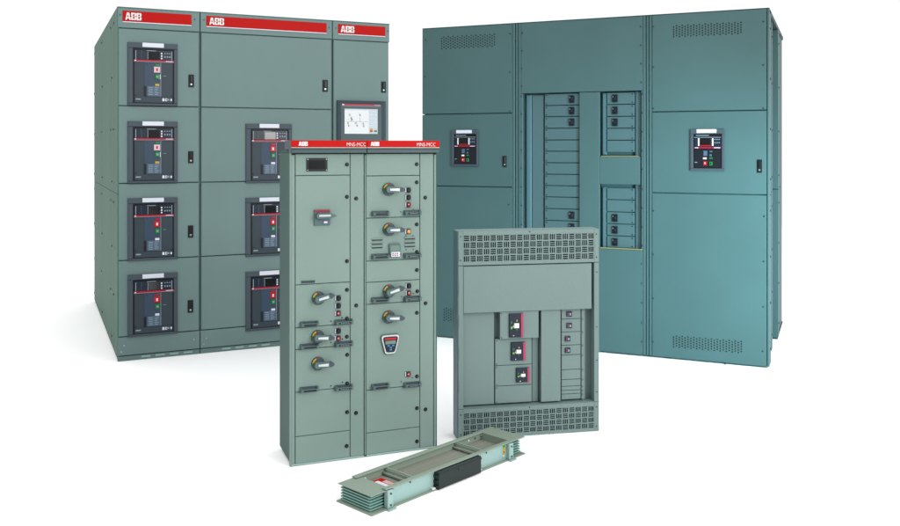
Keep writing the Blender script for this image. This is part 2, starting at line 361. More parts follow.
# ------------------------------------------------------------------ 2. motor control cabinet
def build_mcc():
    W, D, H = .8269, .3069, 1.6832
    t = thing('motor_control_cabinet', 'tall pale green control cabinet with red top band and many rotary handles',
              'control cabinet', (-.8467, 4.6901, 0), .3722)
    P = Plane([(290,144.5),(436.4,154),(436.4,446),(291,469.5)], [(0,H),(W,H),(W,0),(0,0)])
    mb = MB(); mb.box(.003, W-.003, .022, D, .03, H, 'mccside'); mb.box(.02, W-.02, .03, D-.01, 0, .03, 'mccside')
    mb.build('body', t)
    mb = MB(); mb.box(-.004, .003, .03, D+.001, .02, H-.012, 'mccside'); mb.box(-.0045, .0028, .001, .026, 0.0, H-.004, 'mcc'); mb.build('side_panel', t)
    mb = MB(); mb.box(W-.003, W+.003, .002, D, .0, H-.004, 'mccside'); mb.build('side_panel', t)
    XL = [P.X(q) for q in (294.6, 351.2, 365.8)]; XR = [P.X(q) for q in (367.2, 420.3, 433.6)]
    for a, b in ((.003, XL[0]-.002), (XL[2], XR[0]-.001), (XR[2]+.002, W-.0035)):
        mb = MB(); mb.box(a, b, -.001, .022, .012, H-.02, 'mcc', .002); mb.build('frame_post', t)
    top = P.Z(330, 149.8)
    base = P.Z(330, 461)
    for a, b in ((0, XL[2]), (XR[0], W)):
        mb = MB(); mb.box(a+.003, b-.003, .004, .03, 0, base-.004, 'mcc', .002)
        mb.box(a+.004, b-.004, .002, .0038, .004, .012, 'steel'); mb.build('base_rail', t)
    # header band stands proud of the doors and higher than the roof
    capt = H+.056; mid = P.X(366.6, 150)
    for k, (a, b, lx, mx) in enumerate(((-.006, mid-.0012, (296.5,306), (346,365)), (mid+.0012, W+.006, (370,378.5), (415.5,433.3)))):
        mb = MB(); mb.box(a, b, -.03, .03, top+.003, capt-.047, 'slate', .003); mb.box(a, b, -.0295, D*.5, capt-.047, capt, 'slate', .002)
        hp = mb.build('header_band', t)
        s = MB(); s.box(a, b, -.034, -.03, capt-.036, capt+.001, 'red', .001); s.box(a, b, -.0335, -.03, capt-.039, capt-.036, 'steel')
        s.box(a, b, -.0295, .06, capt, capt+.0015, 'red'); s.build('red_strip', hp)
        s = MB(); logo(s, P.X(lx[0],140), P.X(lx[1],140), capt-.028, capt-.006, -.034, 'red', False)
        text(s, 'MNS-MCC', P.X(mx[0],145), P.X(mx[1],145), capt-.03, capt-.01, -.034, 'letter', .001, -.012)
        s.build('lettering', hp)
    g = .0016
    def door(a, b, z0, z1, name='unit_door'):
        mb = MB(); mb.box(a+g, b-g, 0, .02, z0+g, z1-g, 'mcc', .002); return mb.build(name, t)
    def lock(d, px, py):
        x, z = P(px, py); mb = MB(); mb.disc(x, z, .0105, -.005, 0, 'black', 20, .12); mb.disc(x, z, .005, -.009, -.005, 'bdark', 12, .2)
        mb.box(x-.0009, x+.0009, -.0096, -.009, z-.004, z+.004, 'knob'); mb.build('lock', d)
    def rotary(d, px, py, ang=0., sc_=1.):
        x, z = P(px, py); r = .0345*sc_; mb = MB()
        mb.disc(x, z, r*1.06, -.012, 0, 'dial', 32, .06)
        def arc(a0, a1, m, r0=.62, r1=.98):
            n = 7
            A = [R(a0+(a1-a0)*i/n) for i in range(n+1)]
            vs = [(x+r*r1*math.cos(q), -.0135, z+r*r1*math.sin(q)) for q in A]+[(x+r*r0*math.cos(q), -.0135, z+r*r0*math.sin(q)) for q in A]
            mb.add(vs, [(i+1, i, n+1+i, n+2+i) for i in range(n)], m)
        arc(112, 168, 'yellow', .72); arc(100, 86, 'redbtn', .78); arc(172, 196, 'green', .8)
        mb.disc(x, z, r*.7, -.03, -.012, 'dial', 28, .15)
        c, s_ = math.cos(R(ang)), math.sin(R(ang))
        T = lambda p: (x+c*p[0]-s_*p[1], z+s_*p[0]+c*p[1])
        L = .078*sc_
        mb.prism([T(p) for p in ((-.02*sc_,-.0165*sc_),(L-.014,-.013*sc_),(L,-.005),(L,.005),(L-.014,.013*sc_),(-.02*sc_,.0165*sc_),(-.028*sc_,0))], -.05, -.03, 'knob')
        mb.prism([T(p) for p in ((L-.024,-.0138*sc_),(L-.013,-.0133*sc_),(L+.001,-.005),(L+.001,.005),(L-.013,.0133*sc_),(L-.024,.0138*sc_))], -.0512, -.03, 'bezel')
        mb.prism([T(p) for p in ((-.008*sc_,-.0052*sc_),(L*.6,-.0075*sc_),(L*.6,.0075*sc_),(-.008*sc_,.0052*sc_))], -.0535, -.05, 'silver')
        mb.build('rotary_handle', d)
    def grip(d, px, py, lettered=True):
        x, z = P(px, py); w = .046; mb = MB()     # pull handle: feet, slanting sides, a bar in front
        for s_ in (-1, 1):
            mb.add([(x+s_*w-.005, 0, z-.012), (x+s_*w+.005, 0, z-.012), (x+s_*w+.005, 0, z+.014), (x+s_*w-.005, 0, z+.014),
                    (x+s_*(w-.004)-.004, -.034, z-.007), (x+s_*(w-.004)+.004, -.034, z-.007), (x+s_*(w-.004)+.004, -.034, z+.009), (x+s_*(w-.004)-.004, -.034, z+.009)],
                   [(4,5,6,7),(0,1,5,4),(1,2,6,5),(2,3,7,6),(3,0,4,7)], 'knob')
        mb.box(x-w+.004, x+w-.004, -.036, -.027, z-.007, z+.0085, 'knob', .003)
        mb.box(x-w+.012, x+w-.012, -.0375, -.036, z-.003, z+.005, 'black')
        if lettered:
            for i in range(5): mb.box(x-.024+i*.01, x-.018+i*.01, -.0381, -.0375, z-.0005, z+.0025, 'ink')
        mb.box(x-w-.004, x+w+.004, -.002, 0, z-.014, z+.0165, 'slate')
        mb.build('pull_handle', d)
    def button(d, px, py, m):
        x, z = P(px, py); mb = MB()
        mb.box(x-.0175, x+.0145, -.003, 0, z-.0165, z+.0165, 'knob', .001); mb.box(x-.018, x-.0145, -.006, -.003, z-.011, z+.013, 'white')
        mb.disc(x, z, .0145, -.009, -.003, 'bdark', 24, .1)
        mb.disc(x, z, .011, -.016, -.009, m, 20, .25)
        if m in ('darkred', 'orange'): mb.disc(x-.003, z+.003, .003, -.0166, -.016, 'cream', 10)  # pale dot painted on the lens as a glint
        mb.build('push_button' if m == 'black' else 'indicator_lamp', d)
    def dot(d, px, py, r=.0035):
        x, z = P(px, py); mb = MB(); mb.disc(x, z, r, -.003, 0, 'black', 10, .2); mb.build('screw', d)
    yl = [top] + [P.Z(*q) for q in ((323,171.6),(315,282.3),(315,325.7),(315,347.8),(315,391),(315,435.8))] + [base]
    yr = [top] + [P.Z(*q) for q in ((393,176),(393,217.8),(393,260.3),(393,281.4),(393,303),(393,387.6),(393,429.7))] + [base]
    DL = [door(XL[0], XL[1], yl[i+1], yl[i]) for i in range(7)]
    DR = [door(XR[0], XR[1], yr[i+1], yr[i]) for i in range(8)]
    cl = door(XL[1], XL[2]-.003, base, top, 'cable_door'); cr = door(XR[1], XR[2], base, top, 'cable_door')
    for d, px, py in ((DL[0],347.8,162),(DL[1],347.8,194.8),(cl,357.2,197),(DL[1],348,260),(DL[2],348,289),(cl,357.4,305),(DL[2],348,318),(DL[3],348,336.3),
                      (DL[4],348.4,354.6),(DL[4],348.4,383.4),(cl,357.4,413),(DL[5],348.4,412.3),(DL[6],348,446.4),
                      (DR[0],417.2,166),(DR[1],417.2,184),(cr,425.5,199.6),(DR[2],417.2,225.8),(DR[3],417.4,271),(DR[2],417.4,253),(cr,425.8,304),(DR[4],417.8,292),
                      (DR[5],417.4,313.3),(DR[5],417.5,376),(cr,425.8,408.4),(DR[6],417.5,407.3),(DR[7],417.5,440)):
        lock(d, px, py)
    # dark meter window
    x0, x1, z0, z1 = P.rect(306, 153.6, 327.7, 167); s = MB(); s.box(x0, x1, -.006, 0, z0, z1, 'bdark', .002); s.box(x0+.012, x1-.012, -.008, -.006, z0+.012, z1-.012, 'glass')
    for a, b in ((x0+.006,z0+.006),(x1-.006,z0+.006),(x0+.006,z1-.006),(x1-.006,z1-.006)): s.disc(a, b, .003, -.008, -.006, 'chrome', 8)
    s.build('meter_window', DL[0])
    # main switch with its plate
    x0, x1, z0, z1 = P.rect(314, 206.5, 330.4, 222.6); s = MB(); s.box(x0, x1, -.01, 0, z0, z1, 'knob', .002); s.box(x0+.003, x1-.003, -.0115, -.01, z1-.012, z1-.002, 'stripe')
    s.box(x0+.045, x1-.008, -.0115, -.01, z0+.006, z0+.026, 'plate'); s.box(x0+.052, x1-.016, -.012, -.0115, z0+.012, z0+.022, 'white'); s.box(x1-.016, x1-.012, -.012, -.0115, z0+.01, z0+.014, 'redbtn')
    s.build('switch_plate', DL[1])
    x, z = P(319, 212.5); s = MB(); s.disc(x, z, .019, -.028, -.01, 'knob', 28, .1)
    s.prism([(x-.016,z-.013),(x+.06,z-.014),(x+.087,z-.004),(x+.087,z+.004),(x+.06,z+.014),(x-.016,z+.013),(x-.022,z)], -.045, -.028, 'knob')
    s.prism([(x-.008,z-.003),(x+.055,z-.003),(x+.055,z+.007),(x-.008,z+.007)], -.0475, -.045, 'silver'); s.build('rotary_handle', DL[1])
    x0, x1, z0, z1 = P.rect(300.8, 278.6, 315, 281.3); s = MB(); s.box(x0, x1, -.003, 0, z0, z1, 'bezel'); 
    for i in range(6): s.box(x0+.006+i*.012, x0+.014+i*.012, -.0036, -.003, z0+.005, z1-.005, 'black')
    s.build('name_plate', DL[1])
    rotary(DL[2], 318.8, 296.7, 14); rotary(DL[3], 318.2, 336, -3); rotary(DL[4], 318.5, 363.4, 0)
    for q in (297.2, 304.9): button(DL[2], 339.2, q, 'black')
    button(DL[2], 339.2, 312.6, 'darkred'); button(DL[3], 339.2, 330.4, 'black'); button(DL[3], 339.2, 337.8, 'darkred')
    grip(DL[2], 309.3, 323.3, False); grip(DL[2], 344.6, 321.6); grip(DL[3], 309.3, 346, False); grip(DL[3], 344.6, 343.8); grip(DL[4], 309.3, 389.8, False); grip(DL[4], 344.6, 387.6)
    for d, a, b in ((DL[2],331.8,320.5),(DL[2],343,317),(DL[3],331.8,342),(DL[3],343.5,338.6),(DL[4],331.8,386),(DL[4],343.7,382.3)): dot(d, a, b)
    rotary(DR[1], 389.7, 189.4, -1); rotary(DR[2], 390, 229.6, -1); rotary(DR[4], 390, 291.2, 16); rotary(DR[5], 389.7, 317, -3)
    for q in (191.3, 198.6): button(DR[1], 409, q, 'black')
    button(DR[1], 409, 205.9, 'darkred'); button(DR[2], 409, 232.4, 'orange'); button(DR[4], 409.4, 286.4, 'black'); button(DR[4], 409.4, 293.5, 'darkred'); button(DR[5], 409, 373.8, 'darkred')
    for d, q, q2 in ((DR[1],213.6,214.2),(DR[2],256.5,256.6),(DR[4],299.8,299.3),(DR[5],386,384.2)): grip(d, 381.2, q, False); grip(d, 412.6, q2)
    for d, a, b in ((DR[1],401.6,212.5),(DR[1],414,210.6),(DR[2],401.8,254.8),(DR[4],402.5,297),(DR[4],414,294),(DR[5],402.3,381.5),(DR[5],413,377.5),
                    (DR[2],406.6,236.8),(DR[2],413.6,236.8),(DR[2],406.8,250.3),(DR[2],413.8,250.3)): dot(d, a, b, .003)
    for a, b in ((372.6,384),(405,415.8)):
        s = MB()
        for q in (239, 242.9, 246.6):
            x0, x1, z0, z1 = P.rect(a, q-.5, b, q+.5); s.box(x0, x1, -.006, 0, z0+.001, z1+.003, 'mcc', .002); s.box(x0+.003, x1-.003, -.002, 0, z0-.0055, z0+.001, 'bdark')
        s.build('louvre', DR[2])
    # starter keypad with a grey screen
    x0, x1, z0, z1 = P.rect(389.7, 244, 400.7, 257.4); w = x1-x0; h = z1-z0; s = MB()
    s.prism([(x0+.012,z0),(x1-.004,z0),(x1,z0+.01),(x1,z1-.004),(x1-.004,z1),(x0+.002,z1),(x0,z1-.004),(x0+.004,z0+.02)], -.014, 0, 'knob')
    s.box(x0+.1*w, x1-.1*w, -.0155, -.014, z0+.46*h, z1-.12*h, 'lcd'); s.box(x0+.16*w, x1-.06*w, -.017, -.014, z0+.04*h, z0+.4*h, 'white', .001)
    for i in range(3):
        for j in range(2): s.box(x0+(.25+.2*i)*w, x0+(.36+.2*i)*w, -.018, -.017, z0+(.1+.14*j)*h, z0+(.19+.14*j)*h, 'bezel' if (i+j) % 2 else 'redbtn')
    s.build('keypad', DR[2])
    # shield shaped relay panel
    x0, x1, z0, z1 = P.rect(381.7, 334, 399.8, 353.6); w = x1-x0; h = z1-z0; s = MB()
    def sh(k): return [(x0+w*(.5+(a-.5)*k), z0+h*(.5+(b-.5)*k)) for a, b in ((.3,0),(.7,0),(.8,.06),(.97,.7),(1,.9),(.93,.99),(.5,1),(.07,.99),(0,.9),(.03,.7),(.2,.06))]
    s.prism(sh(1), -.012, 0, 'knob'); s.prism(sh(.94), -.016, -.012, 'silver'); s.prism(sh(.8), -.018, -.016, 'bdark')
    s.box(x0+.2*w, x1-.2*w, -.0195, -.018, z0+.74*h, z0+.84*h, 'redbtn'); s.box(x0+.22*w, x1-.22*w, -.019, -.018, z0+.52*h, z0+.69*h, 'lcd')
    for a, b in ((.33,.4),(.58,.4),(.45,.3),(.45,.19)): s.box(x0+a*w, x0+(a+.12)*w, -.02, -.018, z0+b*h, z0+(b+.08)*h, 'bluekey', .001)
    s.build('keypad', DR[5])
    return t
build_mcc()

# ------------------------------------------------------------------ 3. wide teal distribution switchboard
def build_board():
    W, D, H = 2.9604, 1.9981, 2.7811
    t = thing('distribution_switchboard', 'wide teal switchboard with perforated vents and columns of tiny breakers, behind at right',
              'switchboard', (-.2516, 7.9675, 0), -.4122)
    P = Plane([(423,22),(768.8,9.8),(769,365.8),(421,336)], [(0,H),(W,H),(W,0),(0,0)])
    U = lambda x: P.X(x, 190)
    mb = MB(); mb.box(.01, U(520), .03, D, .02, H-.004, 'teal'); mb.box(U(520), U(649), .16, D, .02, H-.004, 'teal'); mb.box(U(649), W-.08, .03, D, .02, H-.004, 'teal')
    mb.box(.0, W, .0, D, H-.004, H, 'teal'); mb.box(.02, W-.1, .05, D-.03, 0, .02, 'tealdark'); mb.build('body', t)
    def pan(a, b, z0, z1, name='panel', y=0., m='teal', th=.028):
        mb = MB(); mb.box(a, b, y, y+th, z0, z1, m, .004); return mb.build(name, t)
    zb = .012; zt = H-.006; g = .0035
    zj1 = P.Z(470,109.5); zj2 = P.Z(475,183.5); zk1 = P.Z(710,110.4); zk2 = P.Z(710,192.4)
    a, b = .0, U(514)
    up = pan(a, b, zj1+g, zt); dl = pan(a, b, zj2+g, zj1-g, 'door'); lo = pan(a, b, zb, zj2-g)
    c, d = U(654.4), U(766.2)
    upr = pan(c, d, zk1+g, zt); dr = pan(c, d, zk2+g, zk1-g, 'door'); lor = pan(c, d, zb, zk2-g)
    # grooved posts between the sections
    for a_, b_ in ((514.3,517),(517.6,520),(520.6,523),(645.5,648),(648.6,651),(651.6,654)):
        pan(U(a_), U(b_), zb, zt, 'frame_post', .004 if a_ in (517.6,648.6) else .0)
    pan(U(766.8), W, zb, zt, 'frame_post', 0)
    def holes(parent, rc, nx, nz, r=.006):
        x0, x1, z0, z1 = rc; mb = MB()
        for i in range(nx):
            for j in range(nz):
                x = x0+(x1-x0)*i/(nx-1); z = z0+(z1-z0)*(j+.5*(i % 2))/(nz-.5)
                mb.disc(x, z, r, -.0012, 0, 'black', 8)
        mb.build('vent_holes', parent)
    holes(up, P.rect(443, 30.5, 497, 42.3), 24, 5); holes(upr, P.rect(676, 24.6, 741.5, 35.4), 24, 5)
    holes(lo, P.rect(444, 309.5, 497, 322), 24, 5); holes(lor, P.rect(675.5, 336.5, 741.8, 347.5), 24, 5)
    def sc_(parent, pts, m='dkscrew', r=.0065): screws(parent, [P(*q) for q in pts], r=r, m=m)
    sc_(up, [(426.5,33.5),(425.5,71),(513,29.4),(512.5,68),(512.3,107.5)]); sc_(lo, [(510.8,202),(511,260)]); sc_(upr, [(655.7,25.6),(655.9,65.8),(763,23.5),(763,66),(763,108.5),(655.7,107)])
    sc_(lor, [(655.8,209),(763.8,215),(655.5,252.5),(763.5,259.5),(655.3,296.5),(763,304.5),(655,340),(762.5,348.5),(726,361.5)])
    # middle section
    cov = pan(U(523.2), U(645.3), P.Z(584,89.6)+.002, zt, 'panel')
    zo = P.Z(584,89.6); zl = P.Z(624,247); xa, xb, xc, xd = U(523.2), U(582), U(602.4), U(645.3)
    pan(xb, xc, zl, zo-.002, 'panel', .0); pan(xa, xd, zb, zl-.003, 'panel')
    mb = MB(); mb.box(xc, xd, -.004, .004, zl-.0025, zl+.006, 'brass'); mb.build('edge_trim', t)
    fr = MB(); fr.box(xa, xa+.014, 0, .14, zl, zo-.001, 'tealin', .003); fr.box(xd-.012, xd, 0, .14, zl, zo-.001, 'tealin', .003); fr.build('frame_post', t)
    mb = MB(); mb.box(xa+.014, xb, .06, .15, zl, zo, 'tealin'); mb.box(xc, xd-.012, .06, .15, zl, zo, 'tealin'); mb.build('back_plate', t)
    sc_(cov, [(525.3,29),(525,46.8),(524.7,64.8),(524.5,82.5),(643.6,25.4),(643.7,43.8),(643.8,62.3),(643.9,80.8)])
    screws(t, [(xa+.006, P.Z(524,q)) for q in (93,110.5,128.5,147,165,184,203,222)]+[(xd-.006, P.Z(643.5,q)) for q in (92.5,111.3,130,149,167.5,187,206,225,243.5)], r=.006)
    sc_(t, [(643.9,262),(643.9,281.5),(644,301),(644,321),(644,340)])
    s = MB(); s.box(U(527.5), U(532.6), .03, .058, zl, zo-.01, 'tealblue', .006); s.box(U(604.2), U(608.4), .03, .058, P.Z(606,153), zo-.01, 'tealblue', .006)
    s.box(U(604.2), U(608.4), .03, .058, zl, P.Z(606,185), 'tealblue', .006); s.build('cable_channel', t)
    pan(U(533), U(545), zl, zo-.012, 'panel', .036, 'tealin', .02)
    def strip(x0, x1, z0, z1, brk, left):
        mb = MB(); mb.box(x0, x1, .022, .05, z0+.003, z1-.003, 'tealin', .003); o = mb.build('breaker_strip', t)
        xs = x0+.018 if left else x1-.018; screws(o, [(xs, z0+.016), (xs, z1-.016)], .022, .0055)
        if brk:
            bx = (U(571.4), U(576.6)) if left else (U(614.6), U(619.8)); zc = (z0+z1)/2; s = MB()
            s.box(bx[0], bx[1], .008, .022, zc-.031, zc+.031, 'bdark', .003); s.box(bx[0]+.012, bx[1]-.012, -.002, .008, zc-.012, zc+.012, 'navy', .003)
            s.box(bx[0]+.004, bx[0]+.009, .0075, .008, zc+.008, zc+.018, 'ink'); s.build('small_breaker', o)
    yl = [90.4,102.3,113.6,125.4,137.2,148.6,160.2,171.9,183.4,194.9,206.8,218.8,230.8,242.8]
    ZL = [P.Z(564,q) for q in yl]+[zl]
    for i in range(14):
        if ZL[i]-ZL[i+1] > .03: strip(U(546.4), U(581.6), ZL[i+1], ZL[i], i in (0,1,2,10,11,12), True)
    yr = [90.2,102.3,114.3,126.2,138.2,150.5,154]; ZR = [P.Z(624,q) for q in yr]
    for i in range(5): strip(U(609), U(636.5), ZR[i+1], ZR[i], i < 3, False)
    yr2 = [183.5,185.9,198,210.3,222.3,234.4,246.6]; ZR = [P.Z(624,q) for q in yr2]
    for i in range(1, 6): strip(U(609), U(636.5), ZR[i+1], ZR[i], i > 2, False)
    x0, x1, z0, z1 = P.rect(602.6, 154.6, 642.6, 182.4)
    mb = MB(); mb.box(x0, x1, .002, .03, z0, z1, 'teal', .003); mb.box(x0+.01, x1-.01, .0, .012, z1, z1+.006, 'brass'); mb.build('cover_plate', t)
    pan(U(637.3), U(642.8), zl, zo-.004, 'panel', .03, 'tealin', .028)
    # breakers behind the two doors
    def brk(parent, rc):
        x0, x1, z0, z1 = rc; w = x1-x0; h = z1-z0
        def B(mb, a, b, c, d, t_, m, base=0., bev=0.): mb.box(x0+a*w, x0+c*w, -base-t_, -base, z1-d*h, z1-b*h, m, bev)
        mb = MB(); B(mb, 0, 0, 1, .11, .016, 'bezel', bev=.003); B(mb, 0, .94, 1, 1, .016, 'bezel', bev=.003); B(mb, 0, .11, .09, .94, .0158, 'bezel', bev=.003); B(mb, .92, .11, 1, .94, .0158, 'bezel', bev=.003)
        f = mb.build('circuit_breaker', t)
        mb = MB(); B(mb, .09, .11, .92, .94, .003, 'black'); B(mb, .12, .47, .9, .92, .005, 'bdark', .003); mb.build('front_plate', f)
        mb = MB(); B(mb, .12, .18, .9, .43, .009, 'navy', .003, .002); B(mb, .29, .22, .58, .4, .002, 'glass', .012); B(mb, .23, .22, .27, .4, .002, 'letter', .012); B(mb, .64, .22, .68, .4, .002, 'letter', .012)
        B(mb, .17, .14, .55, .155, .001, 'ink', .012); B(mb, .12, .19, .9, .2, .001, 'ink', .012)
        for i in range(3):
            for j in range(2): B(mb, .71+.06*i, .235+.08*j, .745+.06*i, .255+.08*j, .001, 'ink', .012)
        B(mb, .3, .385, .6, .405, .003, 'redbtn', .012)
        mb.build('trip_unit', f)
        mb = MB(); B(mb, .12, .43, .9, .46, .013, 'stripe', .003, .001); B(mb, .14, .437, .24, .452, .001, 'white', .016); B(mb, .7, .437, .88, .452, .001, 'white', .016); mb.build('red_stripe', f)
        mb = MB(); B(mb, .38, .77, .49, .87, .008, 'redbtn', .008, .002); B(mb, .42, .8, .45, .83, .001, 'white', .016); mb.build('push_button', f)
        mb = MB(); B(mb, .56, .78, .65, .87, .008, 'green', .008, .002); B(mb, .59, .8, .62, .85, .001, 'bdark', .016); mb.build('push_button', f)
        mb = MB(); B(mb, .38, .68, .48, .72, .002, 'letter', .008); B(mb, .56, .68, .66, .71, .002, 'green', .008); mb.build('state_window', f)
        mb = MB(); B(mb, .39, .52, .5, .64, .002, 'plate', .008); B(mb, .57, .52, .65, .55, .002, 'plate', .008); B(mb, .57, .6, .63, .65, .002, 'plate', .008); B(mb, .13, .79, .2, .805, .001, 'ink', .008); mb.build('rating_plate', f)
        mb = MB(); B(mb, .19, 0, .77, .09, .003, 'white', .0162, .001); mb.build('name_plate', f)
    brk(t, P.rect(452.8,126,480.4,162.8)); brk(t, P.rect(692.3,128.4,725.6,169.6))
    flush_handle(dl, P.rect(504.8,152.6,509,163.8)); flush_handle(dr, P.rect(757,159,761.8,172))
    # right-hand end: posts with recessed sheets between them
    for y0, y1, x, m in ((.03,.2,0,'teal'),(.2,.58,.075,'tealdark'),(.58,.7,.02,'teal'),(.7,1.13,.06,'tealdark'),(1.13,1.3,.0,'teal'),(1.3,D,.012,'teal')):
        for c0, c1 in ((.012, 1.33), (1.336, H-.03)):
            mb = MB(); x1 = W-x; e = .003
            mb.add([(x1,y0+e,c0),(x1,y1-e,c0),(x1,y1-e,c1),(x1,y0+e,c1),(W-.08,y0+e,c0),(W-.08,y1-e,c0),(W-.08,y1-e,c1),(W-.08,y0+e,c1)],
                   [(0,1,2,3),(1,0,4,5),(3,2,6,7),(0,3,7,4),(2,1,5,6)] if x1 > W-.0795 else [(0,1,2,3)], 'teal' if m == 'teal' else 'tealin')
            o = mb.build('side_panel', t)
            if m == 'teal':
                for i in range(4):
                    z = c0+.12+(c1-c0-.24)*i/3; s = MB(); s.box(x1, x1+.006, y0+.07, y0+.086, z-.008, z+.008, 'dkscrew'); s.build('screw', o)
    mb = MB(); mb.box(W-.078, W-.001, .2, D-.002, H-.028, H-.0045, 'tealdark'); mb.box(W-.079, W-.004, 1.14, D-.01, .0, .01, 'tealdark'); mb.build('end_rail', t)
    return t
build_board()

# ------------------------------------------------------------------ 4. small open panelboard
def build_panelboard():
    W, D, H = .8648, .1268, 1.2145
    t = thing('panelboard_enclosure', 'small grey-green panelboard with basket-weave vents above and below an open breaker bay',
              'panelboard', (.047, 5.1229, 0), .1939)
    P = Plane([(459.2,228.4),(599.3,232.5),(598.8,431),(459.6,438)], [(0,H),(W,H),(W,0),(0,0)])
    U = lambda x, y=330: P.X(x, y)
    dp = .05
    mb = MB(); mb.box(.004, W-.004, dp+.02, D, .0, H-.003, 'enclin'); mb.build('back_box', t)
    mb = MB(); mb.box(-.003, .004, .008, D+.002, 0, H-.001, 'enclside'); mb.build('side_panel', t)
    mb = MB(); mb.box(W-.004, W+.001, .004, D, 0, H-.001, 'encl'); mb.build('side_panel', t)
    mb = MB(); mb.box(.004, W-.004, .004, D, H-.003, H, 'encl'); mb.build('top_panel', t)
    zt = P.Z(530, 264.2); zb = P.Z(530, 405)
    def weave(z0, z1, name):
        # frame, then 20 x 4 cells of three slots, turned alternately
        x0, x1 = U(464.4,250), U(594.6,250); a0 = z0+.018; a1 = z1-.022
        mb = MB(); mb.box(0, x0, 0, .012, z0, z1, 'encl', .002); mb.box(x1, W, 0, .012, z0, z1, 'encl', .002)
        mb.box(x0, x1, 0, .012, z0, a0, 'encl', .001); mb.box(x0, x1, 0, .012, a1, z1, 'encl', .001)
        nx, nz = 20, 4; cw = (x1-x0)/nx; ch = (a1-a0)/nz
        for i in range(nx):
            for j in range(nz):
                cx, cz = x0+i*cw, a0+j*ch; mg = .1; s_ = .6
                if (i+j) % 2:      # horizontal slots
                    mb.box(cx, cx+cw*mg, .001, .009, cz, cz+ch, 'encl'); mb.box(cx+cw*(1-mg), cx+cw, .001, .009, cz, cz+ch, 'encl')
                    n = 3; sl = ch*s_/3; br = ch*(1-s_)/4; b = br*.75
                    zz = cz
                    for k in range(4):
                        th = br; mb.box(cx+cw*mg, cx+cw*(1-mg), .001, .009, zz, zz+th, 'encl'); zz += th+sl
                else:
                    mb.box(cx, cx+cw, .001, .009, cz, cz+ch*mg, 'encl'); mb.box(cx, cx+cw, .001, .009, cz+ch*(1-mg), cz+ch, 'encl')
                    sl = cw*s_/3; br = cw*(1-s_)/4; xx = cx
                    for k in range(4):
                        mb.box(xx, xx+br, .001, .009, cz+ch*mg, cz+ch*(1-mg), 'encl'); xx += br+sl
        o = mb.build(name, t)
        screws(o, [(.016, z0+.03), (.016, z1-.03), (W-.016, z0+.03), (W-.016, z1-.03), (W*.5, z1-.008)], r=.0035)
        s = MB(); s.box(x0-.004, x1+.004, .03, .034, z0+.004, z1-.004, 'bezel'); s.build('dark_lining', o)
    weave(zt, H-.001, 'vent_grille'); weave(.0, zb-.001, 'vent_grille')
    for a, b in ((0, U(464.6)), (U(594.4), W)):
        mb = MB(); mb.box(a, b, 0, dp+.018, zb+.0005, zt-.0025, 'encl', .002); o = mb.build('frame_post', t)
        if a == 0:
            s = MB()
            for k in range(5):
                z = zb+.1+k*.19; s.box(a+.003, a+.0075, -.001, 0, z, z+.07, 'enclin')
            s.build('hinge_slots', o)
        else: screws(o, [(W-.014, z) for z in (zb+.06, zb+.25, zb+.45, zt-.06)], r=.0035)
    x0, x1 = U(464.9), U(592.3); z0 = P.Z(530, 311.4)
    mb = MB(); mb.box(x0, x1, .004, .03, z0, zt-.006, 'encl', .003); mb.build('cover_plate', t)
    xi0, xi1 = U(464.6), U(594.4); zz = z0-.001
    mb = MB(); mb.box(xi0, xi1, .004, dp+.018, zb, zb+.0028, 'encl'); mb.build('bay_shelf', t)
    F = .030     # depth of the inner plates behind the front
    def plate(x0, x1, z0, z1, y=F, name='breaker_plate', m='encl'):
        mb = MB(); mb.box(x0, x1, y, dp+.019, z0, z1, m, .0015); return mb.build(name, t)
    plate(U(465.2), U(497.2), zb+.012, zz, .036, 'blank_plate')
    def molded(parent, rc, y):
        x0, x1, z0, z1 = rc; w = x1-x0; h = z1-z0; mb = MB(); mb.box(x0, x1, y-.012, y, z0, z1, 'navy', .002); mb.box(x1-.16*w, x1, y-.013, y-.012, z0, z1, 'pink')
        o = mb.build('molded_breaker', parent); s = MB()
        s.box(x0+.32*w, x0+.66*w, y-.024, y-.012, z0+.4*h, z0+.6*h, 'letter', .002); s.box(x0+.5*w, x0+.8*w, y-.015, y-.012, z0+.46*h, z0+.56*h, 'black'); s.build('toggle', o)
        s = MB(); s.box(x0+.1*w, x0+.2*w, y-.0128, y-.012, z0+.58*h, z0+.68*h, 'green'); s.box(x0+.1*w, x0+.22*w, y-.0128, y-.012, z0+.36*h, z0+.46*h, 'lime'); s.box(x0+.5*w, x0+.58*w, y-.0128, y-.012, z0+.66*h, z0+.74*h, 'yellow'); s.box(x0+.5*w, x0+.58*w, y-.0128, y-.012, z0+.28*h, z0+.35*h, 'green')
        s.box(x0+.26*w, x0+.34*w, y-.0128, y-.012, z0+.42*h, z0+.5*h, 'letter'); s.disc(x0+.3*w, z0+.08*h, .003, y-.0135, y-.012, 'white', 8); s.build('lettering', o)
    a, b, c, d = P.rect(502.2, 312.6, 540.6, 338.6); p = plate(a, b, c, zz, .012); molded(p, P.rect(511,313.3,524.9,337), .012)
    screws(p, [(a+.009, c+.009), (a+.009, zz-.01)], .012, .003)
    zs = [c-.003, P.Z(520,365.6), P.Z(520,386), zb+.012]; xl, xr = U(498.2), U(534.8)
    for i, rc in enumerate(((513.9,342.7,528,361), (519,368.4,532,382.6), None)):
        p = plate(xl, xr, zs[i+1]+.0015, zs[i]-.0015, .034)
        if rc: molded(p, P.rect(*rc), .034)
        screws(p, [(xl+.009, zs[i+1]+.01), (xl+.009, zs[i]-.01)], .034, .003)
    plate(U(543.4), U(562.6), zb+.012, zz, .018, 'blank_plate')
    mb = MB(); mb.box(U(536), U(541.5), .05, dp+.019, zb+.01, zz, 'enclin'); mb.build('wire_channel', t)
